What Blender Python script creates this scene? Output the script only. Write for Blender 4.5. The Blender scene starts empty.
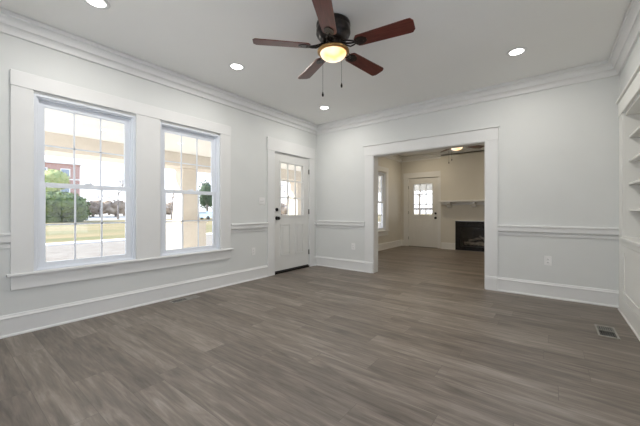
import bpy, math, random
from math import sin, cos, pi, radians as R
from mathutils import Vector, Matrix

scene = bpy.context.scene
C = scene.collection
random.seed(7)

# ------------------------------------------------------------------ camera
# x = 0 is the window wall, y runs towards the cased opening, z = 0 is the floor
FPX, YAW, CAM = 299.0, R(37.6), Vector((3.67, 0.0, 1.07))
cam_data = bpy.data.cameras.new('camera')
cam_data.sensor_width = 36.0
cam_data.lens = FPX / 640.0 * 36.0
cam_data.shift_y = -2.0 / 640.0
cam_data.clip_start, cam_data.clip_end = 0.05, 600
cam = bpy.data.objects.new('camera', cam_data)
C.objects.link(cam)
cam.location = CAM
cam.rotation_euler = (R(90), 0, YAW)
scene.camera = cam

# ------------------------------------------------------------------ world, sun, exposure
world = bpy.data.worlds.new('sky')
scene.world = world
world.use_nodes = True
wn = world.node_tree
wn.nodes.clear()
w_out = wn.nodes.new('ShaderNodeOutputWorld')
w_bg = wn.nodes.new('ShaderNodeBackground')
w_tc = wn.nodes.new('ShaderNodeTexCoord')
w_sep = wn.nodes.new('ShaderNodeSeparateXYZ')
w_rmp = wn.nodes.new('ShaderNodeValToRGB')
w_rmp.color_ramp.elements[0].position = 0.0
w_rmp.color_ramp.elements[0].color = (0.92, 0.95, 1.0, 1)
w_rmp.color_ramp.elements[1].position = 0.7
w_rmp.color_ramp.elements[1].color = (0.45, 0.62, 0.95, 1)
wn.links.new(w_tc.outputs['Generated'], w_sep.inputs[0])
wn.links.new(w_sep.outputs['Z'], w_rmp.inputs[0])
wn.links.new(w_rmp.outputs[0], w_bg.inputs[0])
w_bg.inputs[1].default_value = 1.7
wn.links.new(w_bg.outputs[0], w_out.inputs[0])

sun_data = bpy.data.lights.new('sun', 'SUN')
sun_data.energy = 7.0
sun_data.angle = R(1.0)
sun_data.color = (1.0, 0.94, 0.84)
sun = bpy.data.objects.new('sun', sun_data)
C.objects.link(sun)
sun.rotation_euler = Vector((-0.7, -0.75, 0.75)).to_track_quat('Z', 'Y').to_euler()

scene.view_settings.view_transform = 'Standard'
scene.view_settings.look = 'None'
scene.view_settings.gamma = 1.0
scene.view_settings.use_curve_mapping = False
scene.view_settings.exposure = 0.50

DOWNLIGHT_W = 6.5
FAR_DOWNLIGHT_W = 5.0
DOWN_COL = (1.0, 0.96, 0.91)
FAR_COL = (1.0, 0.84, 0.62)

# ------------------------------------------------------------------ materials
def mat(name, col, rough=0.5, metal=0.0, spec=0.5):
    m = bpy.data.materials.new(name)
    m.use_nodes = True
    b = m.node_tree.nodes['Principled BSDF']
    b.inputs['Base Color'].default_value = (*col, 1)
    b.inputs['Roughness'].default_value = rough
    b.inputs['Metallic'].default_value = metal
    b.inputs['Specular IOR Level'].default_value = spec
    return m

def noisy(name, c1, c2, rough=0.5, scale=(8, 8, 8), detail=4, bump=0.0, metal=0.0, lo=0.35, hi=0.65, spec=0.5):
    m = mat(name, c1, rough, metal, spec)
    nt = m.node_tree
    b = nt.nodes['Principled BSDF']
    tc = nt.nodes.new('ShaderNodeTexCoord')
    mp = nt.nodes.new('ShaderNodeMapping')
    mp.inputs['Scale'].default_value = scale
    n = nt.nodes.new('ShaderNodeTexNoise')
    n.inputs['Scale'].default_value = 1.0
    n.inputs['Detail'].default_value = detail
    r = nt.nodes.new('ShaderNodeValToRGB')
    r.color_ramp.elements[0].position, r.color_ramp.elements[1].position = lo, hi
    r.color_ramp.elements[0].color = (*c1, 1)
    r.color_ramp.elements[1].color = (*c2, 1)
    nt.links.new(tc.outputs['Object'], mp.inputs[0])
    nt.links.new(mp.outputs[0], n.inputs[0])
    nt.links.new(n.outputs['Fac'], r.inputs[0])
    nt.links.new(r.outputs[0], b.inputs['Base Color'])
    if bump:
        bp = nt.nodes.new('ShaderNodeBump')
        bp.inputs['Strength'].default_value = bump
        bp.inputs['Distance'].default_value = 0.01
        nt.links.new(n.outputs['Fac'], bp.inputs['Height'])
        nt.links.new(bp.outputs[0], b.inputs['Normal'])
    return m

def emis(name, c1, c2, strength, scale):
    m = bpy.data.materials.new(name)
    m.use_nodes = True
    nt = m.node_tree
    nt.nodes.clear()
    o = nt.nodes.new('ShaderNodeOutputMaterial')
    e = nt.nodes.new('ShaderNodeEmission')
    tc = nt.nodes.new('ShaderNodeTexCoord')
    n = nt.nodes.new('ShaderNodeTexNoise')
    n.inputs['Scale'].default_value = scale
    r = nt.nodes.new('ShaderNodeValToRGB')
    r.color_ramp.elements[0].position, r.color_ramp.elements[1].position = 0.35, 0.65
    r.color_ramp.elements[0].color = (*c1, 1)
    r.color_ramp.elements[1].color = (*c2, 1)
    nt.links.new(tc.outputs['Object'], n.inputs['Vector'])
    nt.links.new(n.outputs['Fac'], r.inputs[0])
    nt.links.new(r.outputs[0], e.inputs[0])
    e.inputs[1].default_value = strength
    nt.links.new(e.outputs[0], o.inputs[0])
    return m

def glass_mat(name, tint=(1, 1, 1)):
    m = bpy.data.materials.new(name)
    m.use_nodes = True
    nt = m.node_tree
    nt.nodes.clear()
    o = nt.nodes.new('ShaderNodeOutputMaterial')
    t = nt.nodes.new('ShaderNodeBsdfTransparent')
    t.inputs[0].default_value = (*tint, 1)
    g = nt.nodes.new('ShaderNodeBsdfGlossy')
    g.inputs['Roughness'].default_value = 0.02
    # Schlick reflectance, the same from both sides of the thin pane
    geo = nt.nodes.new('ShaderNodeNewGeometry')
    dot = nt.nodes.new('ShaderNodeVectorMath')
    dot.operation = 'DOT_PRODUCT'
    nt.links.new(geo.outputs['Normal'], dot.inputs[0])
    nt.links.new(geo.outputs['Incoming'], dot.inputs[1])
    prev = dot.outputs['Value']
    for op, k in (('ABSOLUTE', None), ('SUBTRACT', 1.0), ('POWER', 5.0), ('MULTIPLY', .96), ('ADD', .035)):
        n = nt.nodes.new('ShaderNodeMath')
        n.operation = op
        if op == 'SUBTRACT':
            n.inputs[0].default_value = 1.0
            nt.links.new(prev, n.inputs[1])
        else:
            nt.links.new(prev, n.inputs[0])
            if k is not None: n.inputs[1].default_value = k
        prev = n.outputs[0]
    x = nt.nodes.new('ShaderNodeMixShader')
    nt.links.new(prev, x.inputs[0])
    nt.links.new(t.outputs[0], x.inputs[1])
    nt.links.new(g.outputs[0], x.inputs[2])
    nt.links.new(x.outputs[0], o.inputs[0])
    return m

def floor_mat():
    m = mat('grey_oak_planks', (.2, .17, .15), 0.42)
    nt = m.node_tree
    L = nt.links.new
    b = nt.nodes['Principled BSDF']
    tc = nt.nodes.new('ShaderNodeTexCoord')
    br = nt.nodes.new('ShaderNodeTexBrick')
    br.offset, br.offset_frequency = 0.0, 2
    br.inputs['Scale'].default_value = 1.0
    br.inputs['Brick Width'].default_value = 1.22
    br.inputs['Row Height'].default_value = 0.18
    br.inputs['Mortar Size'].default_value = 0.0012
    br.inputs['Mortar Smooth'].default_value = 0.3
    br.inputs['Color1'].default_value = (0, 0, 0, 1)
    br.inputs['Color2'].default_value = (1, 1, 1, 1)
    br.inputs['Mortar'].default_value = (0.0, 0.0, 0.0, 1)
    # every row starts at its own random offset
    sx = nt.nodes.new('ShaderNodeSeparateXYZ')
    L(tc.outputs['Object'], sx.inputs[0])
    def m1(op, a, bb=0.0):
        n = nt.nodes.new('ShaderNodeMath')
        n.operation = op
        for i, v in enumerate((a, bb)):
            if isinstance(v, (int, float)): n.inputs[i].default_value = v
            else: L(v, n.inputs[i])
        return n.outputs[0]
    row = m1('FLOOR', m1('DIVIDE', sx.outputs['Y'], 0.18))
    wnz = nt.nodes.new('ShaderNodeTexWhiteNoise')
    wnz.noise_dimensions = '1D'
    L(m1('ADD', row, 3.0), wnz.inputs['W'])
    cmb = nt.nodes.new('ShaderNodeCombineXYZ')
    L(m1('ADD', sx.outputs['X'], m1('MULTIPLY', wnz.outputs['Value'], 1.22)), cmb.inputs[0])
    L(sx.outputs['Y'], cmb.inputs[1])
    L(cmb.outputs[0], br.inputs['Vector'])
    # grain, shifted per plank
    mp = nt.nodes.new('ShaderNodeMapping')
    mp.inputs['Scale'].default_value = (2.3, 21, 1)
    add = nt.nodes.new('ShaderNodeVectorMath')
    add.operation = 'MULTIPLY_ADD'
    L(br.outputs['Color'], add.inputs[0])
    add.inputs[1].default_value = (9.7, 31.3, 0)
    L(mp.outputs[0], add.inputs[2])
    L(tc.outputs['Object'], mp.inputs[0])
    n1 = nt.nodes.new('ShaderNodeTexNoise')
    n1.inputs['Scale'].default_value = 1.0
    n1.inputs['Detail'].default_value = 7
    n1.inputs['Roughness'].default_value = 0.6
    n1.inputs['Distortion'].default_value = .7
    L(add.outputs[0], n1.inputs['Vector'])
    # broad cathedral figure
    mp2 = nt.nodes.new('ShaderNodeMapping')
    mp2.inputs['Scale'].default_value = (7, 75, 1)
    L(tc.outputs['Object'], mp2.inputs[0])
    add2 = nt.nodes.new('ShaderNodeVectorMath')
    add2.operation = 'MULTIPLY_ADD'
    L(br.outputs['Color'], add2.inputs[0])
    add2.inputs[1].default_value = (5.1, 17.3, 0)
    L(mp2.outputs[0], add2.inputs[2])
    wv = nt.nodes.new('ShaderNodeTexNoise')
    wv.inputs['Scale'].default_value = 1.0
    wv.inputs['Detail'].default_value = 4
    wv.inputs['Distortion'].default_value = 0.4
    L(add2.outputs[0], wv.inputs['Vector'])
    def math_(op, a, bb):
        n = nt.nodes.new('ShaderNodeMath')
        n.operation = op
        for i, v in enumerate((a, bb)):
            if isinstance(v, (int, float)):
                n.inputs[i].default_value = v
            else:
                L(v, n.inputs[i])
        return n.outputs[0]
    s = math_('MULTIPLY', br.outputs['Color'], 0.16)
    s = math_('ADD', s, math_('MULTIPLY', n1.outputs['Fac'], 0.80))
    s = math_('ADD', s, math_('MULTIPLY', wv.outputs['Fac'], 0.22))
    rp = nt.nodes.new('ShaderNodeValToRGB')
    e = rp.color_ramp.elements
    e[0].position, e[0].color = 0.38, (*FLOOR_DARK, 1)
    e[1].position, e[1].color = 0.88, (*FLOOR_LIGHT, 1)
    k = e.new(0.62)
    k.color = (*FLOOR_MID, 1)
    L(s, rp.inputs[0])
    mx = nt.nodes.new('ShaderNodeMix')
    mx.data_type = 'RGBA'
    L(br.outputs['Fac'], mx.inputs['Factor'])
    L(rp.outputs[0], mx.inputs['A'])
    mx.inputs['B'].default_value = (.10, .085, .07, 1)
    L(mx.outputs['Result'], b.inputs['Base Color'])
    rr = math_('ADD', math_('MULTIPLY', n1.outputs['Fac'], 0.2), 0.33)
    L(rr, b.inputs['Roughness'])
    bp = nt.nodes.new('ShaderNodeBump')
    bp.inputs['Strength'].default_value = 0.12
    bp.inputs['Distance'].default_value = 0.002
    L(n1.outputs['Fac'], bp.inputs['Height'])
    L(bp.outputs[0], b.inputs['Normal'])
    return m

def brick_mat():
    m = mat('red_brick', (.4, .12, .08), 0.9)
    nt = m.node_tree
    tc = nt.nodes.new('ShaderNodeTexCoord')
    br = nt.nodes.new('ShaderNodeTexBrick')
    br.inputs['Scale'].default_value = 3.0
    br.inputs['Color1'].default_value = (.42, .13, .09, 1)
    br.inputs['Color2'].default_value = (.33, .10, .07, 1)
    br.inputs['Mortar'].default_value = (.45, .35, .3, 1)
    nt.links.new(tc.outputs['Object'], br.inputs['Vector'])
    nt.links.new(br.outputs['Color'], nt.nodes['Principled BSDF'].inputs['Base Color'])
    return m

FLOOR_DARK = (.085, .069, .056)
FLOOR_MID = (.195, .163, .134)
FLOOR_LIGHT = (.36, .315, .27)
M = dict(
    wall=noisy('wall_paint', (.715, .73, .715), (.73, .745, .73), .55, (3, 3, 3), 3, spec=.3),
    cream=noisy('lamp_warmed_wall_paint', (.66, .64, .58), (.68, .66, .60), .55, (3, 3, 3), 3, spec=.3),  # far-room wall colour with the lamps' warm light put into it
    ceil=noisy('ceiling_paint', (.88, .88, .86), (.89, .89, .87), .8, (2, 2, 2), 3, spec=.2),
    trim=noisy('trim_paint', (.775, .78, .77), (.79, .795, .785), .38, (4, 4, 4), 2),
    vinyl=mat('window_vinyl', (.80, .84, .90), .35),
    door=noisy('door_paint', (.745, .745, .72), (.76, .76, .735), .4, (4, 4, 4), 2),
    shelf=noisy('bookcase_paint', (.80, .80, .765), (.82, .82, .785), .4, (4, 4, 4), 2),
    floor=floor_mat(),
    glass=glass_mat('window_glass'),
    black=noisy('black_metal', (.012, .011, .010), (.03, .027, .025), .35, (30, 30, 30), 2, metal=.6),
    bronze=noisy('dark_bronze', (.018, .016, .016), (.045, .036, .032), .30, (25, 25, 25), 3, metal=.7),
    brass=noisy('antique_brass', (.30, .17, .06), (.42, .26, .10), .3, (25, 25, 25), 3, metal=.8),
    nickel=mat('satin_nickel', (.26, .26, .25), .4, .8),
    wood=noisy('cherry_blade', (.075, .014, .010), (.15, .036, .026), .3, (6, 70, 6), 4, lo=.3, hi=.7),
    globe=emis('alabaster_globe', (1.0, .50, .16), (1.0, .84, .62), 1.3, 6.0),
    lens=emis('downlight_lens', (1, .97, .92), (1, .98, .94), 9.0, 2.0),
    plate=mat('white_plastic', (.85, .85, .84), .3),
    slot=mat('dark_slot', (.03, .03, .03), .6),
    vent=noisy('vent_metal', (.27, .26, .23), (.33, .315, .285), .45, (20, 20, 20), 2, metal=.3),
    duct=mat('duct_shade', (.012, .013, .012), .7),
    soot=noisy('firebox_soot', (.01, .009, .008), (.04, .035, .03), .8, (14, 14, 14), 4, bump=.3),
    log=noisy('ceramic_log', (.10, .085, .07), (.30, .27, .23), .8, (9, 30, 30), 4, bump=.4),
    stucco=noisy('porch_cream_paint', (.76, .69, .60), (.80, .73, .64), .8, (12, 12, 12), 5, bump=.1),
    porchceil=noisy('porch_ceiling_paint', (.82, .80, .75), (.85, .83, .78), .7, (5, 40, 5), 3),
    concrete=noisy('pale_concrete', (.215, .185, .15), (.28, .25, .205), .85, (2, 2, 2), 6),
    kerb=noisy('white_concrete', (.80, .78, .74), (.88, .86, .82), .85, (3, 3, 3), 5),
    road=noisy('bleached_road', (.42, .39, .33), (.52, .49, .42), .9, (.5, .5, .5), 5),
    grass=noisy('winter_lawn', (.30, .22, .11), (.15, .15, .055), .95, (.35, .12, .5), 8, bump=.5, lo=.3, hi=.7),
    leaf=noisy('dark_leaves', (.04, .075, .015), (.15, .21, .045), .7, (1.5, 1.5, 1.5), 3),
    lime=noisy('lime_leaves', (.26, .32, .09), (.42, .44, .16), .7, (1.5, 1.5, 1.5), 3),
    brown=noisy('russet_twigs', (.36, .28, .21), (.52, .43, .34), .9, (1, 1, 1), 3),
    pine=noisy('blue_green_needles', (.05, .09, .05), (.11, .16, .09), .8, (2, 2, 2), 3),
    bark=noisy('grey_bark', (.22, .19, .17), (.34, .30, .27), .9, (2, 2, 9), 4),
    brick=brick_mat(),
    white=mat('white_stone', (.8, .79, .76), .8),
    bglass=mat('distant_glass', (.25, .30, .36), .15),
    carpaint=noisy('pale_blue_car_paint', (.42, .56, .68), (.45, .6, .72), .25, (1, 1, 1), 1),
    tyre=mat('tyre_rubber', (.02, .02, .02), .8),
    roof=noisy('grey_shingle', (.13, .13, .13), (.2, .2, .2), .9, (6, 6, 6), 4),
)

# ------------------------------------------------------------------ mesh helpers
class MB:
    def __init__(s):
        s.v, s.f, s.sm = [], [], []
    def add(s, vs, fs, smooth=False):
        o = len(s.v)
        s.v += [tuple(v) for v in vs]
        s.f += [tuple(o + i for i in f) for f in fs]
        s.sm += [smooth] * len(fs)
        return s
    def box(s, x0, x1, y0, y1, z0, z1, bev=0.0):
        if x1 < x0: x0, x1 = x1, x0
        if y1 < y0: y0, y1 = y1, y0
        if z1 < z0: z0, z1 = z1, z0
        if not bev:
            vs = [(x, y, z) for x in (x0, x1) for y in (y0, y1) for z in (z0, z1)]
            return s.add(vs, [(0, 1, 3, 2), (4, 6, 7, 5), (0, 4, 5, 1), (2, 3, 7, 6), (0, 2, 6, 4), (1, 5, 7, 3)])
        b = bev
        vs, idx = [], {}
        for i, x in enumerate((x0, x1)):
            for j, y in enumerate((y0, y1)):
                for k, z in enumerate((z0, z1)):
                    dx, dy, dz = (b if i == 0 else -b), (b if j == 0 else -b), (b if k == 0 else -b)
                    idx[i, j, k, 'x'] = len(vs); vs.append((x, y + dy, z + dz))
                    idx[i, j, k, 'y'] = len(vs); vs.append((x + dx, y, z + dz))
                    idx[i, j, k, 'z'] = len(vs); vs.append((x + dx, y + dy, z))
        fs = []
        for i in (0, 1):
            q = [idx[i, 0, 0, 'x'], idx[i, 1, 0, 'x'], idx[i, 1, 1, 'x'], idx[i, 0, 1, 'x']]
            fs.append(q if i else q[::-1])
            q = [idx[0, i, 0, 'y'], idx[0, i, 1, 'y'], idx[1, i, 1, 'y'], idx[1, i, 0, 'y']]
            fs.append(q if i else q[::-1])
            q = [idx[0, 0, i, 'z'], idx[1, 0, i, 'z'], idx[1, 1, i, 'z'], idx[0, 1, i, 'z']]
            fs.append(q if i else q[::-1])
        for a in (0, 1):
            for c in (0, 1):
                fs.append([idx[a, c, 0, 'x'], idx[a, c, 0, 'y'], idx[a, c, 1, 'y'], idx[a, c, 1, 'x']])
                fs.append([idx[a, 0, c, 'x'], idx[a, 0, c, 'z'], idx[a, 1, c, 'z'], idx[a, 1, c, 'x']])
                fs.append([idx[0, a, c, 'y'], idx[0, a, c, 'z'], idx[1, a, c, 'z'], idx[1, a, c, 'y']])
        for i in (0, 1):
            for j in (0, 1):
                for k in (0, 1):
                    fs.append([idx[i, j, k, 'x'], idx[i, j, k, 'y'], idx[i, j, k, 'z']])
        return s.add(vs, fs)
    def lathe(s, prof, n=40, c=(0, 0, 0), axis='z', smooth=True):
        vs, fs = [], []
        for r, z in prof:
            for i in range(n):
                a = 2 * pi * i / n
                p = (r * cos(a), r * sin(a), z)
                if axis == 'x': p = (p[2], p[0], p[1])
                if axis == 'y': p = (p[0], p[2], p[1])
                vs.append((p[0] + c[0], p[1] + c[1], p[2] + c[2]))
        for j in range(len(prof) - 1):
            for i in range(n):
                k = (i + 1) % n
                fs.append((j * n + i, j * n + k, (j + 1) * n + k, (j + 1) * n + i))
        return s.add(vs, fs, smooth)
    def tube(s, pts, rad, n=8, smooth=True):
        pts = [Vector(p) for p in pts]
        rad = rad if isinstance(rad, (list, tuple)) else [rad] * len(pts)
        vs, fs = [], []
        for i, p in enumerate(pts):
            d = (pts[min(i + 1, len(pts) - 1)] - pts[max(i - 1, 0)]).normalized()
            up = Vector((0, 0, 1)) if abs(d.z) < .9 else Vector((1, 0, 0))
            a = d.cross(up).normalized()
            b = d.cross(a)
            for k in range(n):
                t = 2 * pi * k / n
                vs.append(p + (a * cos(t) + b * sin(t)) * rad[i])
        for i in range(len(pts) - 1):
            for k in range(n):
                q = (k + 1) % n
                fs.append((i * n + k, i * n + q, (i + 1) * n + q, (i + 1) * n + k))
        fs.append(tuple(range(n)))
        fs.append(tuple(range((len(pts) - 1) * n, len(pts) * n)))
        return s.add(vs, fs, smooth)
    def prism(s, prof, m):
        """prof: closed list of (a, b); m(a, b, t) maps to 3D for t = 0, 1"""
        n = len(prof)
        vs = [m(a, b, t) for t in (0, 1) for a, b in prof]
        fs = [(i, (i + 1) % n, n + (i + 1) % n, n + i) for i in range(n)]
        fs += [tuple(range(n)), tuple(range(2 * n - 1, n - 1, -1))]
        return s.add(vs, fs)
    def build(s, name, m, parent=None, origin=(0, 0, 0)):
        me = bpy.data.meshes.new(name)
        o = Vector(origin)
        me.from_pydata([Vector(v) - o for v in s.v], [], s.f)
        me.materials.append(m)
        me.polygons.foreach_set('use_smooth', s.sm)
        me.update()
        import bmesh
        bm = bmesh.new(); bm.from_mesh(me)
        bmesh.ops.recalc_face_normals(bm, faces=bm.faces)
        bm.to_mesh(me); bm.free()
        ob = bpy.data.objects.new(name, me)
        C.objects.link(ob)
        ob.location = o
        if parent: ob.parent = parent
        return ob

def tag(o, label=None, cat=None, group=None, kind=None):
    if label: o['label'] = label
    if cat: o['category'] = cat
    if group: o['group'] = group
    if kind: o['kind'] = kind
    return o

def empty(name, loc, rz=0, **k):
    o = bpy.data.objects.new(name, None)
    C.objects.link(o)
    o.empty_display_size = .1
    o.location = loc
    o.rotation_euler = (0, 0, rz)
    return tag(o, **k)

def struct(name, mb, m, parent=None):
    o = mb.build(name, m, parent)
    if not parent: o['kind'] = 'structure'
    return o

def copy_tree(o, parent=None):
    c = o.copy()
    C.objects.link(c)
    c.parent = parent
    for ch in list(o.children):
        copy_tree(ch, c)
    return c

def holed(axis, p0, p1, a0, a1, z0, z1, holes, mb=None):
    """slab between planes p0, p1 of the axis, spanning a0..a1 and z0..z1, with rectangular holes (a0,a1,z0,z1)"""
    mb = mb or MB()
    A = sorted({a0, a1, *[h[0] for h in holes], *[h[1] for h in holes]})
    Z = sorted({z0, z1, *[h[2] for h in holes], *[h[3] for h in holes]})
    A = [a for a in A if a0 <= a <= a1]
    Z = [z for z in Z if z0 <= z <= z1]
    def solid(i, j):
        if i < 0 or j < 0 or i >= len(A) - 1 or j >= len(Z) - 1: return False
        ca, cz = (A[i] + A[i + 1]) / 2, (Z[j] + Z[j + 1]) / 2
        return not any(h[0] < ca < h[1] and h[2] < cz < h[3] for h in holes)
    P = (lambda p, a, z: (p, a, z)) if axis == 'x' else (lambda p, a, z: (a, p, z))
    for i in range(len(A) - 1):
        for j in range(len(Z) - 1):
            if not solid(i, j): continue
            a, b, c, d = A[i], A[i + 1], Z[j], Z[j + 1]
            for p in (p0, p1):
                mb.add([P(p, a, c), P(p, b, c), P(p, b, d), P(p, a, d)], [(0, 1, 2, 3)])
            if not solid(i - 1, j): mb.add([P(p0, a, c), P(p1, a, c), P(p1, a, d), P(p0, a, d)], [(0, 1, 2, 3)])
            if not solid(i + 1, j): mb.add([P(p0, b, c), P(p1, b, c), P(p1, b, d), P(p0, b, d)], [(0, 1, 2, 3)])
            if not solid(i, j - 1): mb.add([P(p0, a, c), P(p1, a, c), P(p1, b, c), P(p0, b, c)], [(0, 1, 2, 3)])
            if not solid(i, j + 1): mb.add([P(p0, a, d), P(p1, a, d), P(p1, b, d), P(p0, b, d)], [(0, 1, 2, 3)])
    return mb

def run(mb, axis, wall, side, a0, a1, prof):
    """moulding along a wall: profile (distance from wall, z)"""
    if axis == 'x':
        mb.prism(prof, lambda d, z, t: (wall + side * d, a1 if t else a0, z))
    else:
        mb.prism(prof, lambda d, z, t: (a1 if t else a0, wall + side * d, z))

# ------------------------------------------------------------------ the room
W, D, H = 4.28, 4.65, 2.74
REAR = -0.6
Y2, D2 = 4.79, 8.89            # far room from y = 4.79 to y = 8.89
T = 0.16
# window wall: two windows, entry door, far-room window
WIN = [(0.555, 1.392), (1.650, 2.467)]
WZ0, WZ1 = 0.53, 2.13
WIN3 = (6.98, 7.80)
DOOR = (3.50, 4.43)
struct('wall_left', holed('x', 0, -T, REAR - T, D2 + T, -.15, H,
       [(a, b, WZ0, WZ1) for a, b in WIN] + [(DOOR[0], DOOR[1], 0.0, 2.085), (WIN3[0], WIN3[1], WZ0, WZ1)]), M['wall'])
OPN = (1.25, 2.966, 2.03)
struct('wall_back', holed('y', D, Y2, 0, W, 0, H, [(OPN[0], OPN[1], 0, OPN[2])]), M['wall'])
BC = (2.70, 4.38)               # bookcase recess
RWIN = [(.25, 1.087), (1.345, 2.182)]
struct('wall_right', holed('x', W, W + .14, REAR - T, D2 + T, 0, H, [(BC[0], BC[1], 0.0, 2.07)] + [(a, b, WZ0, WZ1) for a, b in RWIN]), M['wall'])
BWIN = [(.70, 1.60), (1.75, 2.65), (2.80, 3.70)]
BZ0, BZ1 = .30, 2.30
struct('wall_rear', holed('y', REAR, REAR - T, 0, W, 0, H, [(a, b, BZ0, BZ1) for a, b in BWIN]), M['wall'])
FD = (0.225, 1.115)
FB = (1.59, 2.66, 0.0, 0.80)
struct('wall_far', holed('y', D2, D2 + T, 0, W, 0, H, [(FD[0], FD[1], 0, 2.07), FB]), M['cream'])
struct('wall_far_left_lining', holed('x', 0.0, 0.004, Y2, D2, 0, H, [(WIN3[0], WIN3[1], WZ0, WZ1)]), M['cream'])
struct('wall_partition_lining', holed('y', Y2, Y2 + .004, 0.004, W, 0, H, [(OPN[0], OPN[1], 0, OPN[2])]), M['cream'])
struct('wall_far_right_lining', MB().box(W - .004, W, Y2, D2, 0, H), M['cream'])
struct('floor', MB().box(0, W, REAR, D2, -.15, 0).box(W, W + .5, BC[0] - .05, BC[1] + .05, -.15, 0), M['floor'])
struct('ceiling', MB().box(-T, W + .5, REAR - T, D2 + T, H, H + .2), M['ceil'])

BASE = [(0, 0), (.030, 0), (.030, .010), (.024, .018), (.017, .020), (.017, .148), (.021, .151), (.021, .160), (.013, .170), (.010, .183), (0, .185)]
RAIL = [(0, .752), (.010, .752), (.012, .758), (.012, .784), (.005, .789), (.005, .796), (.026, .799), (.032, .810), (.032, .858), (.042, .865), (.042, .879), (.036, .885), (0, .885)]
CROWN = [(0, -.165), (.020, -.165), (.022, -.162), (.022, -.138), (.024, -.128), (.032, -.114), (.048, -.104), (.060, -.103), (.060, -.072),
         (.064, -.060), (.074, -.048), (.088, -.041), (.102, -.040), (.102, -.004), (.098, 0), (0, 0)]

def baseboard(name, segs):
    mb = MB()
    for s in segs: run(mb, *s, BASE)
    return struct(name, mb, M['trim'])
def chair_rail(name, segs):
    mb = MB()
    for s in segs: run(mb, *s, RAIL)
    return struct(name, mb, M['trim'])
baseboard('baseboard_left', [('x', 0, 1, REAR, 3.345), ('x', 0, 1, 4.565, D)])
baseboard('baseboard_back', [('y', D, -1, 0.0, 1.09), ('y', D, -1, 3.114, W)])
baseboard('baseboard_rear', [('y', REAR, 1, 0, W)])
baseboard('baseboard_right', [('x', W, -1, REAR, 2.54)])
baseboard('baseboard_far_left', [('x', .004, 1, Y2, D2)])
baseboard('baseboard_far', [('y', D2, -1, 0, .09), ('y', D2 - .06, -1, 1.22, FB[0])])
baseboard('baseboard_far_right', [('x', W, -1, Y2, D2)])
chair_rail('trim_1', [('x', 0, 1, REAR, .41), ('x', 0, 1, 2.632, 3.345), ('x', 0, 1, 4.565, D)])
chair_rail('trim_2', [('y', D, -1, 0, 1.09), ('y', D, -1, 3.114, W)])
chair_rail('trim_3', [('y', REAR, 1, 0, .60), ('y', REAR, 1, 3.80, W), ('x', W, -1, REAR, .10), ('x', W, -1, 2.33, 2.54)])

def crown(name, x0, x1, y0, y1):
    vs, fs = [], []
    n = len(CROWN)
    for d, z in CROWN:
        vs += [(x0 + d, y0 + d, H + z), (x1 - d, y0 + d, H + z), (x1 - d, y1 - d, H + z), (x0 + d, y1 - d, H + z)]
    for j in range(n - 1):
        for i in range(4):
            k = (i + 1) % 4
            fs.append((j * 4 + i, j * 4 + k, j * 4 + 4 + k, j * 4 + 4 + i))
    return struct(name, MB().add(vs, fs), M['trim'])
crown('trim_4', 0, W, REAR, D)
crown('trim_5', .004, W - .004, Y2 + .004, D2)

# window casing: three uprights, head board, stool and apron
mb = MB()
for a, b in ((.41, .555), (1.392, 1.650), (2.467, 2.632)):
    mb.box(0, .020, a, b, .53, 2.150, .002)
mb.box(0, .025, .408, 2.634, 2.150, 2.285, .003)
struct('trim_6', mb, M['trim'])
struct('trim_7', MB().box(-.03, .045, .385, 2.66, .508, .531, .004), M['trim'])
struct('trim_8', MB().box(0, .018, .41, 2.632, .388, .508, .002), M['trim'])
# entry door casing and jamb
mb = MB().box(0, .020, 3.345, 3.505, 0, 2.074, .002).box(0, .020, 4.425, 4.565, 0, 2.074, .002).box(0, .025, 3.340, 4.570, 2.074, 2.285, .003)
mb.box(-T, .0, 3.50, 3.512, 0, 2.085).box(-T, .0, 4.420, 4.432, 0, 2.085).box(-T, 0, 3.50, 4.432, 2.070, 2.085)
struct('trim_9', mb, M['trim'])
# cased opening: both faces and the jamb lining
mb = MB()
for y0, y1 in ((D - .020, D), (Y2 + .004, Y2 + .024)):
    mb.box(1.09, 1.25, y0, y1, 0, 2.03, .002).box(2.966, 3.114, y0, y1, 0, 2.03, .002)
    mb.box(1.085, 3.119, y0 - .004, y1, 2.03, 2.195, .002)
mb.box(1.07, 3.134, D - .040, D, 2.195, 2.212, .003)
mb.box(1.07, 3.134, Y2 + .004, Y2 + .04, 2.195, 2.212, .003)
mb.box(1.25, 1.262, D - .012, Y2 + .016, 0, 2.018).box(2.954, 2.966, D - .012, Y2 + .016, 0, 2.018).box(1.25, 2.966, D - .012, Y2 + .016, 2.018, 2.03)
for a, b in ((1.09, 1.25), (2.966, 3.114)):
    run(mb, 'y', D - .020, -1, a, b, [(0, 0), (.012, 0), (.012, .15), (.008, .18), (0, .185)])
struct('trim_10', mb, M['trim'])
# far door casing
mb = MB().box(.09, .235, D2 - .02, D2, 0, 2.06, .002).box(1.105, 1.20, D2 - .02, D2, 0, 2.06, .002).box(.085, 1.20, D2 - .025, D2, 2.06, 2.22, .003)
mb.box(.225, .237, D2, D2 + T, 0, 2.07).box(1.103, 1.115, D2, D2 + T, 0, 2.07).box(.225, 1.115, D2, D2 + T, 2.058, 2.07)
struct('trim_11', mb, M['trim'])
# far window casing
mb = MB().box(.004, .024, WIN3[0] - .13, WIN3[0], .53, 2.15, .002).box(.004, .024, WIN3[1], WIN3[1] + .13, .53, 2.15, .002)
mb.box(.004, .028, WIN3[0] - .135, WIN3[1] + .135, 2.15, 2.285, .003).box(-.03, .05, WIN3[0] - .15, WIN3[1] + .15, .508, .531, .004)
mb.box(.004, .022, WIN3[0] - .13, WIN3[1] + .13, .388, .508, .002)
struct('trim_12', mb, M['trim'])

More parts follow.
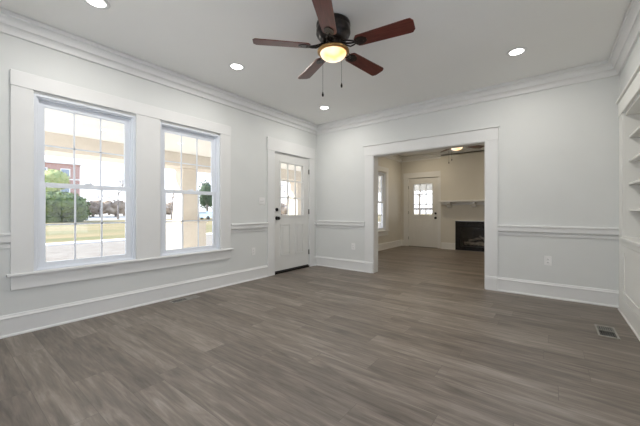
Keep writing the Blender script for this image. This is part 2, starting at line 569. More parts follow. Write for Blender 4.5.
# ------------------------------------------------------------------ windows (double hung, three over two lights per sash)
def ring(mb, x0, x1, a0, a1, z0, z1, wa, wz0, wz1, bev=.002):
    mb.box(x0, x1, a0, a0 + wa, z0, z1, bev).box(x0, x1, a1 - wa, a1, z0, z1, bev)
    mb.box(x0, x1, a0 + wa, a1 - wa, z0, z0 + wz0, bev).box(x0, x1, a0 + wa, a1 - wa, z1 - wz1, z1, bev)
def make_window(n, w, WZ0=WZ0, WZ1=WZ1):
    root = empty('window_%d' % n, (0, 0, WZ0), kind='structure')
    P = lambda name, mb, m, par=root: _p(name, mb, m, par)
    def _p(name, mb, m, par):
        o = mb.build(name, m, par)
        o.location = (0, 0, 0)
        return o
    h = WZ1 - WZ0
    mb = MB()
    ring(mb, -.135, -.022, 0, w, 0, h, .038, .022, .034)
    ring(mb, -.030, -.003, 0, w, 0, h, .022, .014, .022)
    P('window_frame', mb, M['vinyl'])
    for nm, x0, x1, z0, z1, b0, b1 in (('upper_sash', -.092, -.062, .762, h - .032, .040, .062), ('lower_sash', -.058, -.028, .020, .804, .046, .044)):
        mb = MB()
        ring(mb, x0, x1, .036, w - .036, z0, z1, .052, b0, b1)
        g0, g1 = .088, w - .088
        xm = (x0 + x1) / 2
        for k in (1, 2):
            a = g0 + (g1 - g0) * k / 3
            mb.box(xm - .005, xm + .005, a - .007, a + .007, z0 + b0, z1 - b1)
        zm = (z0 + b0 + z1 - b1) / 2
        mb.box(xm - .005, xm + .005, g0, g1, zm - .007, zm + .007)
        s = P(nm, mb, M['vinyl'])
        P('pane', MB().box(xm - .002, xm + .002, g0, g1, z0 + b0, z1 - b1), M['glass'], s)
    mb = MB().box(-.056, -.028, w / 2 - .035, w / 2 + .035, .804, .816, .003).tube([(-.045, w / 2, .815), (-.032, w / 2 + .02, .822)], .006)
    P('sash_lock', mb, M['vinyl'])
    return root
for i, (a, b) in enumerate(WIN + [WIN3]):
    wroot = make_window(i + 1, b - a)
    wroot.location.y = a
for i, (a, b) in enumerate(RWIN):           # unseen pair added in the right wall to let in more daylight
    wroot = make_window(i + 4, b - a)
    wroot.location = (W, b, WZ0)
    wroot.rotation_euler = (0, 0, R(180))
mb = MB()
for a, b in ((.105, .25), (1.087, 1.345), (2.182, 2.325)):
    mb.box(W - .020, W, a, b, .53, 2.150, .002)
mb.box(W - .025, W, .10, 2.33, 2.150, 2.285, .003).box(W - .045, W + .03, .08, 2.35, .508, .531, .004).box(W - .018, W, .105, 2.325, .388, .508, .002)
struct('trim_15', mb, M['trim'])
for i, (a, b) in enumerate(BWIN):           # three unseen windows added behind the camera as a daylight source
    wroot = make_window(i + 6, b - a, BZ0, BZ1)
    wroot.location = (a, REAR, BZ0)
    wroot.rotation_euler = (0, 0, R(-90))
    wroot.scale = (-1, 1, 1)
mb = MB()
for a, b in ((.60, .70), (1.60, 1.75), (2.65, 2.80), (3.70, 3.80)):
    mb.box(a, b, REAR, REAR + .020, BZ0, BZ1, .002)
mb.box(.59, 3.81, REAR, REAR + .025, BZ1, BZ1 + .13, .003).box(.58, 3.82, REAR - .03, REAR + .045, BZ0 - .022, BZ0 + .001, .004)
struct('trim_16', mb, M['trim'])

# ------------------------------------------------------------------ entry door (nine lights over two panels)
def make_door(n, w, h):
    """local: x across, y = 0 is the room face (room at -y), z up"""
    root = empty('door_%d' % n, (0, 0, 0), kind='structure')
    g = (.135, w - .135, .93, 1.885)
    mb = holed('y', 0, .044, 0, w, 0, h, [g])
    pw = (w - .30 - .13) / 2
    for a in (.15, w - .15 - pw):
        for (i0, i1, dy0, dy1) in ((0, .022, -.012, 0), (.050, None, -.010, 0)):
            x0, x1, z0, z1 = a + i0, a + pw - i0, .245 + i0, .800 - i0
            if i1:
                mb.box(x0, x0 + i1, dy0, dy1, z0, z1, .002).box(x1 - i1, x1, dy0, dy1, z0, z1, .002)
                mb.box(x0 + i1, x1 - i1, dy0, dy1, z0, z0 + i1, .002).box(x0 + i1, x1 - i1, dy0, dy1, z1 - i1, z1, .002)
            else:
                mb.box(x0, x1, dy0, dy1, z0, z1, .004)
    mb.build('door_leaf', M['door'], root)
    mb = MB()
    for y0, y1 in ((-.010, .001), (.043, .054)):
        mb.box(g[0] - .012, g[0] + .022, y0, y1, g[2] - .012, g[3] + .012, .003).box(g[1] - .022, g[1] + .012, y0, y1, g[2] - .012, g[3] + .012, .003)
        mb.box(g[0] + .022, g[1] - .022, y0, y1, g[2] - .012, g[2] + .022, .003).box(g[0] + .022, g[1] - .022, y0, y1, g[3] - .022, g[3] + .012, .003)
    for k in (1, 2):
        a = g[0] + .022 + (g[1] - g[0] - .044) * k / 3
        mb.box(a - .011, a + .011, .010, .034, g[2], g[3])
        z = g[2] + .022 + (g[3] - g[2] - .044) * k / 3
        mb.box(g[0], g[1], .010, .034, z - .011, z + .011)
    mb.build('light_frame', M['door'], root)
    MB().box(g[0], g[1], .020, .024, g[2], g[3]).build('pane', M['glass'], root)
    return root
def hardware(root, kx, hx, zs=(.90, 1.045), m='black'):
    mb = MB().lathe([(0, 0), (.033, 0), (.033, -.006), (.012, -.010), (.011, -.030), (.026, -.038), (.030, -.050), (.026, -.062), (.012, -.068), (0, -.069)], 24, (kx, 0, zs[0]), 'y')
    tag(mb.build('door_knob', M[m], root), 'black round door knob')
    mb = MB().lathe([(0, 0), (.030, 0), (.030, -.012), (.024, -.018), (0, -.018)], 24, (kx, 0, zs[1]), 'y').box(kx - .006, kx + .006, -.034, -.016, zs[1] - .018, zs[1] + .018, .002)
    tag(mb.build('deadbolt', M[m], root), 'black deadbolt turn')
    for z in (.24, 1.01, 1.77):
        mb = MB().tube([(hx, -.010, z - .045), (hx, -.010, z + .045)], .011, 10).box(hx - .018, hx + .001, -.003, .001, z - .045, z + .045)
        tag(mb.build('hinge', M['nickel'], root), 'satin grey hinge')
d1 = make_door(1, .902, 2.02)
hardware(d1, .06, .908)
d1.location = (-.012, 3.515, .048)
d1.rotation_euler = (0, 0, R(90))
struct('trim_13', MB().box(-T, .012, 3.512, 4.420, 0, .030, .004).box(-.06, -.014, 3.512, 4.420, .030, .046), M['black'])
d2 = make_door(2, .862, 2.045)
hardware(d2, .862 - .06, .0 - .004, (.86, 0.99))
d2.location = (.239, D2 + .012, .010)
struct('trim_14', MB().box(.237, 1.103, D2 - .005, D2 + T, 0, .008), M['black'])

# ------------------------------------------------------------------ built-in bookcase
bc = empty('built_in_bookcase', (W, BC[1], 0), label='white built-in bookcase with open shelves above panelled doors in the right wall', cat='bookcase')
def bpart(name, mb, m='shelf', par=bc, **k):
    o = mb.build(name, M[m], par)
    o.location = -Vector((W, BC[1], 0)) if par is bc else (0, 0, 0)
    return tag(o, **k)
y0, y1 = BC
mb = MB()
mb.box(W - .020, W, y1 - .008, 4.545, 0, 2.085, .002).box(W - .020, W, y0 - .155, y0 + .008, 0, 2.085, .002)
mb.box(W - .020, W, y0 + .008, y1 - .008, .72, .775).box(W - .020, W, y0 + .008, y1 - .008, .0, .165, .002)
mb.box(W - .020, W, (y0 + y1) / 2 - .03, (y0 + y1) / 2 + .03, .165, .72)
mb.box(W - .030, W - .020, y0 - .15, 4.545, 0, .018, .003)
bpart('face_frame', mb)
mb = MB().box(W - .026, W, y0 - .16, 4.55, 2.085, 2.235, .003).box(W - .045, W, y0 - .17, 4.56, 2.235, 2.255, .003)
bpart('header', mb)
mb = MB().box(W, W + .33, y1 - .012, y1 - .002, .002, 2.066).box(W, W + .33, y0 + .002, y0 + .012, .002, 2.066).box(W + .33, W + .35, y0 + .002, y1 - .002, .002, 2.066)
mb.box(W, W + .33, y0 + .012, y1 - .012, 2.055, 2.066).box(W, W + .33, y0 + .012, y1 - .012, .02, .04)
bpart('carcass', mb)
bpart('counter', MB().box(W - .035, W + .329, y0 + .013, y1 - .013, .775, .803, .004))
for z in (1.832, 1.585, 1.348, 1.080):
    bpart('shelf', MB().box(W + .030, W + .329, y0 + .013, y1 - .013, z - .011, z + .011, .002))
ym = (y0 + y1) / 2
for a, b, kn in ((ym + .034, y1 - .012, ym + .05), (y0 + .012, ym - .034, ym - .07)):
    mb = holed('x', W - .019, W - .001, a, b, .170, .716, [(a + .07, b - .07, .24, .646)])
    mb.box(W - .010, W - .002, a + .07, b - .07, .24, .646)
    o = bpart('cabinet_door', mb)

# ------------------------------------------------------------------ far room: chimney breast, mantel, fireplace
struct('wall_chimney', holed('y', D2 - .06, D2 - .0, 1.20, 3.05, 0, H, [FB]), M['cream'])
ms = empty('mantel_shelf', (2.12, D2 - .06, 1.3), label='long white mantel shelf on small brackets above the black fireplace', cat='mantel')
def mpart(name, mb, m='trim'):
    o = mb.build(name, M[m], ms); o.location = -ms.location; return o
f = D2 - .06
mpart('shelf_board', MB().box(1.20, 3.04, f - .20, f, 1.315, 1.365, .005))
mpart('backing_board', MB().box(1.22, 3.02, f - .018, f, 1.235, 1.315, .003))
for x in (1.44, 2.06, 2.68):
    prof = [(0, 1.315), (.16, 1.315), (.16, 1.275), (.12, 1.255), (.075, 1.235), (.06, 1.185), (0, 1.170)]
    mpart('bracket', MB().prism(prof, lambda d, z, t, x=x: (x - .055 + .11 * t, f - .001 - d, z)))
fi = empty('fireplace_insert', (2.125, D2 - .06, 0), label='black metal fireplace insert with glass front and pale logs under the mantel', cat='fireplace')
def fpart(name, mb, m, par=fi, **k):
    o = mb.build(name, M[m], par); o.location = -fi.location if par is fi else (0, 0, 0); return tag(o, **k)
a, b = FB[0] + .004, FB[1] - .004
mb = MB().box(a, a + .13, f - .012, f + .05, .004, .795, .003).box(b - .13, b, f - .012, f + .05, .004, .795, .003)
mb.box(a + .13, b - .13, f - .012, f + .05, .004, .11, .003).box(a + .13, b - .13, f - .012, f + .05, .63, .795, .003)
for z in (.66, .69, .72): mb.box(a + .16, b - .16, f - .018, f - .010, z, z + .010)
for z in (.04, .065): mb.box(a + .16, b - .16, f - .018, f - .010, z, z + .010)
fpart('surround', mb, 'black')
mb = MB().box(a + .05, b - .05, f + .42, f + .44, .05, .72).box(a + .05, a + .07, f + .05, f + .42, .05, .72).box(b - .07, b - .05, f + .05, f + .42, .05, .72)
mb.box(a + .05, b - .05, f + .05, f + .44, .03, .05).box(a + .05, b - .05, f + .05, f + .44, .72, .74)
fpart('firebox', mb, 'soot')
fpart('glass_front', MB().box(a + .13, b - .13, f + .01, f + .014, .11, .63), 'glass')
mb = MB()
for k in range(7):
    x = a + .22 + k * .10
    mb.tube([(x, f + .10, .14), (x, f + .32, .12)], .008)
mb.box(a + .2, b - .2, f + .12, f + .135, .05, .13).box(a + .2, b - .2, f + .28, f + .295, .05, .13)
fpart('grate', mb, 'black')
for p, q, r in (((a + .2, f + .15, .18), (b - .2, f + .17, .17), .04), ((a + .25, f + .26, .18), (b - .25, f + .24, .19), .045),
                ((a + .30, f + .17, .25), (a + .62, f + .24, .34), .032), ((b - .28, f + .16, .24), (b - .5, f + .25, .38), .03)):
    pts = [Vector(p).lerp(Vector(q), t / 6) + Vector((0, 0, .012 * sin(t * 2.3))) for t in range(7)]
    fpart('log', MB().tube(pts, [r * (.9 + .15 * cos(t * 1.7)) for t in range(7)], 12), 'log', label='pale ceramic log')

# ------------------------------------------------------------------ ceiling fans with light kits
def make_fan(label):
    root = empty('ceiling_fan', (0, 0, 0), label=label, cat='ceiling fan', group=None)
    MB().lathe([(0, 0), (.135, 0), (.150, -.008), (.152, -.030), (.146, -.040), (.150, -.050), (.152, -.095), (.146, -.110), (.132, -.118), (.128, -.135), (.110, -.160), (.085, -.178), (0, -.178)], 48).build('motor_housing', M['bronze'], root)
    mb = MB().lathe([(0, -.176), (.070, -.178), (.076, -.190), (.062, -.205), (.066, -.222), (0, -.224)], 40)
    for k in range(10):
        t = 2 * pi * k / 10
        pts = [((.068 + .028 * sin(pi * s / 6)) * cos(t + .05 * s), (.068 + .028 * sin(pi * s / 6)) * sin(t + .05 * s), -.170 - .009 * s) for s in range(7)]
        mb.tube(pts, .006, 6)
    mb.build('switch_housing', M['bronze'], root)
    zb = -.215
    for k in range(5):
        th = k * 2 * pi / 5
        rot = Matrix.Rotation(th, 4, 'Z') @ Matrix.Translation((0, 0, zb)) @ Matrix.Rotation(R(-12), 4, 'X')
        mb = MB()
        L0, L1 = .205, .700
        out = []
        n = 24
        def wid(s): return .060 + .014 * s
        top = []
        for i in range(n + 1):
            s = i / n
            x = L0 + (L1 - L0) * s
            e = 1.0
            if s < .08: e = math.sqrt(max(0, 1 - ((.08 - s) / .08) ** 2)) * .5 + .5
            if s > .93: e = math.sqrt(max(0, 1 - ((s - .93) / .07) ** 2)) * .42 + .58 if s < 1 else .58
            top.append((x, wid(s) * e))
        out = top + [(x, -y) for x, y in reversed(top)]
        m_ = len(out)
        vs = [(x, y, .004) for x, y in out] + [(x, y, -.004) for x, y in out]
        fs = [tuple(range(m_)), tuple(range(2 * m_ - 1, m_ - 1, -1))] + [(i, (i + 1) % m_, m_ + (i + 1) % m_, m_ + i) for i in range(m_)]
        bl = mb.add(vs, fs).build('blade', M['wood'], root)
        bl.matrix_local = rot
        mi = MB()
        for sg in (1, -1):
            pts = [(.085, .012 * sg, .028), (.115, .030 * sg, .012), (.150, .038 * sg, -.003), (.185, .026 * sg, -.008), (.215, .010 * sg, -.009)]
            mi.tube(pts, .0065, 8)
        mi.tube([(.07, 0, .03), (.12, 0, .006), (.17, 0, -.006), (.24, 0, -.009)], [.010, .008, .007, .006], 8)
        vs, fs = [], []
        shp = [(.20, .0), (.215, .034), (.25, .044), (.285, .036), (.31, .012), (.31, -.012), (.285, -.036), (.25, -.044), (.215, -.034)]
        vs = [(x, y, -.0045) for x, y in shp] + [(x, y, -.010) for x, y in shp]
        q = len(shp)
        mi.add(vs, [tuple(range(q)), tuple(range(2 * q - 1, q - 1, -1))] + [(i, (i + 1) % q, q + (i + 1) % q, q + i) for i in range(q)])
        for sx, sy in ((.235, .022), (.235, -.022), (.285, 0)):
            mi.lathe([(0, -.0135), (.005, -.0125), (.006, -.010)], 10, (sx, sy, 0))
        ir = mi.build('blade_iron', M['bronze'], root)
        ir.matrix_local = rot
    tag(MB().lathe([(0, -.222), (.060, -.222), (.100, -.232), (.134, -.242), (.141, -.249), (.141, -.260), (.132, -.268), (.112, -.268), (.112, -.262), (0, -.262)], 48).build('light_rim', M['brass'], root), 'antique brass rim of the light')
    prof = [(.116 * cos(t), -.264 - .066 * sin(t)) for t in [pi / 2 * i / 12 for i in range(13)]]
    prof[-1] = (0.0004, prof[-1][1])
    tag(MB().lathe(prof, 48).build('light_globe', M['globe'], root), 'glowing amber glass bowl')
    for (x, y, z1) in ((-.141, .070, -.580), (.012, .155, -.495)):
        mb = MB()
        pts = [(x, y, -.205 - (abs(z1) - .205) * i / 8) for i in range(9)]
        mb.tube([(x * .4, y * .4, -.200), (x * .95, y * .95, -.200)] + pts, .0016, 6)
        ch = mb.build('pull_chain', M['bronze'], root)
        MB().lathe([(0, z1 + .022), (.004, z1 + .020), (.009, z1), (.010, z1 - .010), (.006, z1 - .022), (0, z1 - .024)], 14, (x, y, 0)).build('pull_fob', M['black'], ch)
    return root
fan = make_fan('five blade cherry ceiling fan with glowing bowl light above the front room')
fan.location = (2.14, 2.18, H)
fan.rotation_euler = (0, 0, R(9.5))
fan2 = copy_tree(fan)
fan2.location = (2.10, 6.78, H - .06)
MB().lathe([(0, .06), (.085, .06), (.085, .03), (.06, .0), (0, .0)], 32).build('ceiling_canopy', M['bronze'], fan2)
fan2.rotation_euler = (0, 0, R(55.6))
fan2['label'] = 'ceiling fan with glowing bowl seen through the cased opening, in the fireplace room'

# ------------------------------------------------------------------ recessed downlights
def make_downlight():
    root = empty('recessed_downlight', (0, 0, 0), label='x', cat='ceiling light', group='recessed ceiling downlights')
    MB().lathe([(.062, -.001), (.064, -.005), (.080, -.006), (.092, -.003), (.094, 0), (.062, 0)], 40).build('trim_ring', M['trim'], root)
    MB().lathe([(.0005, -.0035), (.030, -.0035), (.063, -.003)], 40).build('lens', M['lens'], root)
    return root
dl = make_downlight()
def lamp(par, watts, col):
    l = bpy.data.lights.new('downlight_beam', 'AREA')
    l.shape, l.size, l.energy, l.color = 'DISK', .115, watts, col
    o = bpy.data.objects.new('downlight_beam', l)
    C.objects.link(o)
    o.parent = par
    o.location = (0, 0, -.009)
spots = [
    (0.80, 0.80, 'round lit downlight at the top left of the ceiling, nearest the first window', DOWNLIGHT_W, DOWN_COL),
    (0.80, 2.15, 'round lit downlight in the ceiling left of the fan, by the second window', DOWNLIGHT_W, DOWN_COL),
    (0.78, 3.87, 'round lit downlight in the ceiling near the corner by the entry door', DOWNLIGHT_W, DOWN_COL),
    (3.39, 3.74, 'round lit downlight in the ceiling right of the fan, nearest the bookcase', DOWNLIGHT_W, DOWN_COL),
    (3.39, 2.15, 'round lit downlight in the ceiling near the right wall beside the camera', DOWNLIGHT_W, DOWN_COL),
    (3.39, 0.60, 'round lit downlight in the ceiling behind the camera', DOWNLIGHT_W, DOWN_COL),
    (0.95, 5.75, 'unseen downlight added to light the far room near the window wall', FAR_DOWNLIGHT_W, FAR_COL),  # the far-room four are out of view, put in to brighten that room
    (3.33, 5.75, 'unseen downlight added to light the far room near the right wall', FAR_DOWNLIGHT_W, FAR_COL),
    (0.95, 8.0, 'unseen downlight added to light the far room before the far door', FAR_DOWNLIGHT_W, FAR_COL),
    (3.33, 8.0, 'unseen downlight added to light the far room right of the fireplace', FAR_DOWNLIGHT_W, FAR_COL),
]
roots = [dl] + [copy_tree(dl) for _ in spots[1:]]
for r_, (x, y, lab, wt, col) in zip(roots, spots):
    r_.location = (x, y, H)
    r_['label'] = lab
    lamp(r_, wt, col)

# ------------------------------------------------------------------ outlets, switch, floor vents
def plate(name, loc, rz, label, cat, kind):
    root = empty(name, loc, rz, label=label, cat=cat)
    w = .036 if kind != 'double' else .060
    MB().box(-w, w, -.006, 0, -.058, .058, .002).build('cover_plate', M['plate'], root)
    if kind == 'outlet':
        for z in (.020, -.020):
            s = MB().box(-.017, .017, -.009, -.005, z - .014, z + .014, .002).build('socket', M['plate'], root)
            MB().box(-.008, -.005, -.0095, -.0085, z - .006, z + .006).box(.005, .008, -.0095, -.0085, z - .005, z + .005).build('slots', M['slot'], s)
    else:
        for x in ((-.023, .023) if kind == 'double' else (0,)):
            MB().box(x - .006, x + .006, -.014, -.005, -.008, .012, .002).build('toggle', M['plate'], root)
    return root
plate('wall_outlet', (0, 3.06, .44), R(90), 'white wall outlet under the chair rail between window and entry door', 'outlet', 'outlet')
plate('wall_outlet', (.85, D, .43), 0, 'white wall outlet on the short wall left of the cased opening', 'outlet', 'outlet')
plate('wall_outlet', (3.648, D, .455), 0, 'white wall outlet under the chair rail right of the cased opening', 'outlet', 'outlet')
plate('light_switch', (0, 3.235, 1.23), R(90), 'white two gang light switch beside the entry door casing', 'switch', 'double')

def floor_vent(loc, label, L, Wd, split):
    root = empty('floor_vent', loc, label=label, cat='vent')
    mb = MB()
    a, b, w = Wd / 2, L / 2, .016
    mb.box(-a, -a + w, -b, b, 0, .006, .002).box(a - w, a, -b, b, 0, .006, .002).box(-a + w, a - w, -b, -b + w * 1.4, 0, .006, .002).box(-a + w, a - w, b - w * 1.4, b, 0, .006, .002)
    mb.build('vent_frame', M['vent'], root)
    MB().box(-a + w, a - w, -b + .02, b - .02, .0005, .0012).build('duct_shade_sheet', M['duct'], root)  # flat black sheet standing in for the shade inside the duct
    mb = MB()
    n = 7
    for k in range(n):
        x = -a + w + (2 * a - 2 * w) * (k + .5) / n
        mb.box(x - .0008, x + .0008, -b + .02, split, .0012, .0025)
        mb.box(x - .0032, x + .0032, split, b - .02, .0012, .005)
    mb.box(-a + w, a - w, split - .005, split + .005, .0012, .006)
    mb.build('louvre', M['vent'], root)
    return root
floor_vent((.165, 1.87, 0), 'slim bronze floor vent against the baseboard under the windows', .34, .12, .02)
floor_vent((4.065, 3.65, 0), 'grey metal floor vent with dark opening near the bookcase', .32, .135, .01)

# ------------------------------------------------------------------ outside: porch
PZ, GZ = -.15, -.50
struct('rear_sun_shield', MB().box(-4.3, W + 1.0, REAR - T - 2.3, REAR - T, 2.62, 2.80), M['porchceil'])  # unseen overhang added to keep direct sun out of the rear windows
struct('porch_floor', MB().box(-4.4, -T, REAR - T, D2 + T, GZ, PZ), M['kerb'])
struct('porch_ceiling', MB().box(-4.3, -T, -2.9, D2 + T, 2.44, 2.60), M['porchceil'])
struct('porch_beam', MB().box(-3.85, -3.22, -6, 13.1, 2.12, 2.44), M['stucco'])
def porch_column(y, label):
    root = empty('porch_column', (-3.58, y, PZ), label=label, cat='column', group=None)
    MB().box(-.385, .385, -.32, .32, 0, .94, .01).build('pedestal', M['stucco'], root)
    MB().box(-.42, .42, -.355, .355, .94, .985, .01).build('pedestal_cap', M['stucco'], root)
    b, t = .235, .17
    vs = [(sx * b, sy * b, .985) for sx, sy in ((-1, -1), (1, -1), (1, 1), (-1, 1))] + [(sx * t, sy * t, 2.22) for sx, sy in ((-1, -1), (1, -1), (1, 1), (-1, 1))]
    MB().add(vs, [(0, 1, 2, 3), (7, 6, 5, 4), (0, 1, 5, 4), (1, 2, 6, 5), (2, 3, 7, 6), (3, 0, 4, 7)]).build('tapered_shaft', M['stucco'], root)
    MB().box(-.20, .20, -.20, .20, 2.22, 2.27, .01).build('capital', M['stucco'], root)
    return root
porch_column(3.90, 'cream tapered porch column on a square pedestal seen through the second window')
porch_column(8.05, 'cream tapered porch column seen through the entry door glass')
# back stoop outside the far door
struct('stoop_floor', MB().box(-4.4, 3.2, D2 + T, 13.1, GZ, PZ), M['kerb'])
struct('stoop_ceiling', MB().box(-4.3, 3.2, D2 + T, 13.1, 2.44, 2.60).box(-3.22, 3.2, 12.85, 13.1, 1.95, 2.44), M['porchceil'])
rl = empty('porch_railing', (-.7, 12.97, PZ), label='dark rail seen through the glass of the far door', cat='railing')
mb = MB().box(-1.9, 1.9, -.03, .03, 1.27, 1.35, .005).box(-1.9, 1.9, -.02, .02, .12, .17, .005)
mb.build('handrail', M['bark'], rl)
for k in range(20):
    MB().box(-1.88 + k * .198, -1.85 + k * .198, -.014, .014, .0 if k % 19 == 0 else .15, 1.28).build('baluster', M['white'], rl)

# ------------------------------------------------------------------ outside: ground, street
struct('lawn', MB().box(-56, -15.2, -70, 170, GZ - .2, GZ), M['grass'])
struct('driveway', MB().box(-14.3, 40, -70, 170, GZ - .25, GZ - .01), M['concrete'])
struct('bounce_slab', MB().box(-4.0, 30, -25, REAR - T, GZ, PZ).box(W + .14, 30, REAR - T, 20, GZ, PZ), M['kerb'])  # unseen white slab added to bounce daylight up into the room
struct('kerb', MB().box(-15.2, -14.3, -70, 170, GZ - .2, GZ + .04), M['kerb'])
struct('road', MB().box(-260, -56, -70, 260, GZ - .25, GZ - .02), M['road'])

def along(u, d):
    """ground point seen in the direction of picture column u at depth d"""
    r = (u - 320) / FPX
    return CAM.x + d * (-sin(YAW) + cos(YAW) * r), CAM.y + d * (cos(YAW) + sin(YAW) * r)

def leafy(mb, c, rad, n, size, rng, squash=1.0):
    for _ in range(n):
        while True:
            p = Vector((rng.uniform(-1, 1), rng.uniform(-1, 1), rng.uniform(-1, 1)))
            if .45 < p.length < 1: break
        q = Vector(c) + Vector((p.x * rad[0], p.y * rad[1], p.z * rad[2]))
        d1_ = Vector((rng.gauss(0, 1), rng.gauss(0, 1), rng.gauss(0, 1))).normalized()
        d2_ = d1_.cross(Vector((rng.gauss(0, 1), rng.gauss(0, 1), rng.gauss(0, 1)))).normalized()
        s = size * rng.uniform(.6, 1.3)
        d3_ = d1_.cross(d2_)
        mb.add([q + d1_ * s, q + d2_ * s * .6, q - d1_ * s, q - d2_ * s * .6, q + d3_ * s * .12], [(0, 1, 4), (1, 2, 4), (2, 3, 4), (3, 0, 4)])

def blob(mb, c, rad, rng, n=10, m=16):
    """lumpy closed core of a crown"""
    ph = [rng.uniform(0, 6.28) for _ in range(4)]
    vs, fs = [], []
    for j in range(n + 1):
        t = pi * j / n
        for i in range(m):
            a = 2 * pi * i / m
            k = 1 + .10 * sin(3 * a + ph[0]) * sin(2 * t + ph[1]) + .07 * sin(5 * a + ph[2]) * sin(4 * t + ph[3])
            vs.append((c[0] + rad[0] * k * sin(t) * cos(a), c[1] + rad[1] * k * sin(t) * sin(a), c[2] + rad[2] * k * cos(t)))
    for j in range(n):
        for i in range(m):
            q = (i + 1) % m
            fs.append((j * m + i, j * m + q, (j + 1) * m + q, (j + 1) * m + i))
    mb.add(vs, fs, True)

def crown_tree(name, x, y, w, h, m, label, cat, seed, low=.0, n=1800, size=.16, core=.82, lobes=6):
    rng = random.Random(seed)
    root = empty(name, (x, y, GZ), label=label, cat=cat)
    tk = MB().tube([(0, 0, 0), (.05, .03, h * .3), (.0, .0, h * .6)], [w * .05 + .06, w * .04 + .04, .04], 8)
    for k in range(5):
        a = k * 1.26
        tk.tube([(0, 0, h * .3), (w * .2 * cos(a), w * .2 * sin(a), h * .55)], [.06, .03], 6)
    tk.build('trunk', M['bark'], root)
    mb = MB()
    cz = low + (h - low) / 2
    rz = (h - low) / 2
    for k in range(lobes):
        a = k * 2.4 + seed
        q = (cos(a) * w * .17, sin(a) * w * .17, cz + rz * .32 * sin(k * 1.9))
        rr = (w * .33, w * .33, rz * .66)
        blob(mb, q, [v * core for v in rr], rng)
        leafy(mb, q, rr, n // lobes, size, rng)
    mb.build('crown', M[m], root)
    return root

def bare_tree(x, y, h, label, seed, m='bark', spread=.45, levels=5, r0=.14, name='bare_tree'):
    rng = random.Random(seed)
    root = empty(name, (x, y, GZ), label=label, cat='tree')
    mb = MB()
    def grow(p, d, L, r, lv):
        q = p + d * L
        mid = (p + q) / 2 + Vector((rng.gauss(0, .04), rng.gauss(0, .04), 0)) * L
        mb.tube([p, mid, q], [r, r * .85, r * .7], 5 if lv > 2 else 3)
        if lv == 0: return
        for _ in range(3 if lv > 1 else 4):
            dd = (d + Vector((rng.gauss(0, spread), rng.gauss(0, spread), rng.gauss(.05, spread * .6)))).normalized()
            grow(p + (q - p) * rng.uniform(.65, 1), dd, L * rng.uniform(.6, .82), r * .6, lv - 1)
    tr = MB()
    grow(Vector((0, 0, h * .25)), Vector((0, 0, 1)), h * .24, r0 * .8, levels)
    tr.tube([(0, 0, 0), (0, 0, h * .13), (0, 0, h * .26)], [r0 * 1.2, r0, r0 * .85], 8)
    tr.build('trunk', M['bark'], root)
    mb.build('branches', M[m], root)
    return root

# big hedge-like evergreen and the tree behind it
x, y = along(59, 42); crown_tree('evergreen_bush', x, y, 7.4, 4.5, 'leaf', 'large rounded dark green bush on the lawn seen in the first window', 'bush', 3, low=-1.2, n=6400, size=.19, core=.84, lobes=9)
x, y = along(45, 52); crown_tree('lime_tree', x, y, 7.0, 9.2, 'lime', 'bright yellow-green tree in front of the red brick building', 'tree', 5, low=3.0, n=2400, size=.2)
# red brick building
bx, by = along(80, 72)
bd = empty('brick_building', (bx, by, GZ), R(-10), label='red brick building with white bands behind the trees in the first window', cat='building')
MB().box(-22, 0, -26, 0, 0, 12.6).build('walls', M['brick'], bd)
MB().box(-22.3, .3, -26.3, .3, 12.6, 13.0).box(-22.1, .1, -26.1, .1, 8.9, 9.15).build('stone_bands', M['white'], bd)
for k in range(6):
    for zz in (1.2, 5.2, 9.5):
        fr = MB().box(-.02, .12, -3.6 - k * 4, -1.8 - k * 4, zz, zz + 2.0).build('window_frame', M['white'], bd)
        MB().box(.10, .14, -3.4 - k * 4, -2.0 - k * 4, zz + .2, zz + 1.8).build('pane', M['bglass'], fr)
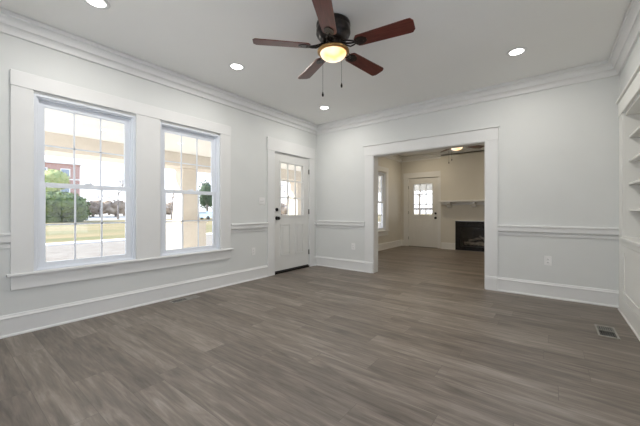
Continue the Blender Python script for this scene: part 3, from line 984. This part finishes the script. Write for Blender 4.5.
# russet thicket along the road
rowspec = [(93, 84, 4.6, 'just right of the dark bush'), (101, 100, 5.4, 'in the middle of the first window, set back'), (109, 118, 6.2, 'farthest back in the first window'),
           (116, 84, 4.8, 'nearest the road in the first window'), (124, 101, 5.4, 'at the right edge of the first window'),
           (164, 88, 4.2, 'at the left edge of the second window'), (174, 106, 5.0, 'left of the porch column'),
           (281, 88, 4.6, 'at the left edge of the entry door glass'), (290, 104, 5.2, 'left of centre in the door glass'), (299, 120, 5.8, 'right of centre in the door glass'), (307, 88, 4.4, 'at the right edge of the door glass')]
for i, (u, d, h, wh) in enumerate(rowspec):
    x, y = along(u, d)
    crown_tree('russet_shrub', x, y, 6.0, h, 'brown', 'leafless russet shrub across the road, ' + wh, 'shrub', 20 + i, low=.0, n=900, size=.30, core=.78, lobes=4)['group'] = 'russet shrubs across the road'
bts = [(118, 58, 10.5, 'bare grey tree with spreading branches at the right of the first window'), (100, 80, 9.0, 'thin bare tree above the russet shrubs in the first window'), (172, 60, 7.0, 'bare tree left of the porch column in the second window'),
       (288, 55, 9.0, 'bare tree at the left of the entry door glass'), (301, 60, 8.0, 'bare tree at the right of the entry door glass'), (383, 40, 7, 'bare tree outside the far room window'), (419, 60, 10, 'bare tree outside the far door')]
for i, (u, d, h, lab) in enumerate(bts):
    x, y = along(u, d)
    bare_tree(x, y, h, lab, 40 + i, r0=.17)
x, y = along(207, 62); crown_tree('conifer', x, y, 4.4, 8.2, 'pine', 'dark blue-green conifer behind the parked car in the second window', 'tree', 9, low=1.0, n=1100, size=.22, core=.55, lobes=6)

# parked car
cx, cy = along(205, 56)
car = empty('parked_car', (cx, cy, GZ), R(20), label='pale blue parked car seen at the right of the second window', cat='car')
prof = [(-2.1, .35), (-2.15, .75), (-1.95, .95), (-1.1, 1.05), (-.55, 1.45), (.75, 1.50), (1.5, 1.10), (2.05, 1.0), (2.15, .7), (2.1, .35)]
MB().prism(prof, lambda a_, b_, t: (a_, -.85 + 1.7 * t, b_)).build('body', M['carpaint'], car)
for sg in (-1, 1):
    MB().prism([(-.95, 1.08), (-.5, 1.40), (.05, 1.43), (.05, 1.08)], lambda a_, b_, t: (a_, sg * (.852 + .01 * t), b_)).build('side_window', M['bglass'], car)
    MB().prism([(.12, 1.08), (.12, 1.43), (.70, 1.44), (1.25, 1.12)], lambda a_, b_, t: (a_, sg * (.852 + .01 * t), b_)).build('side_window', M['bglass'], car)
    for xx in (-1.35, 1.35):
        MB().lathe([(0, -.1), (.30, -.1), (.33, -.07), (.33, .07), (.30, .1), (0, .1)], 24, (xx, sg * .80, .33), 'y').build('wheel', M['tyre'], car)
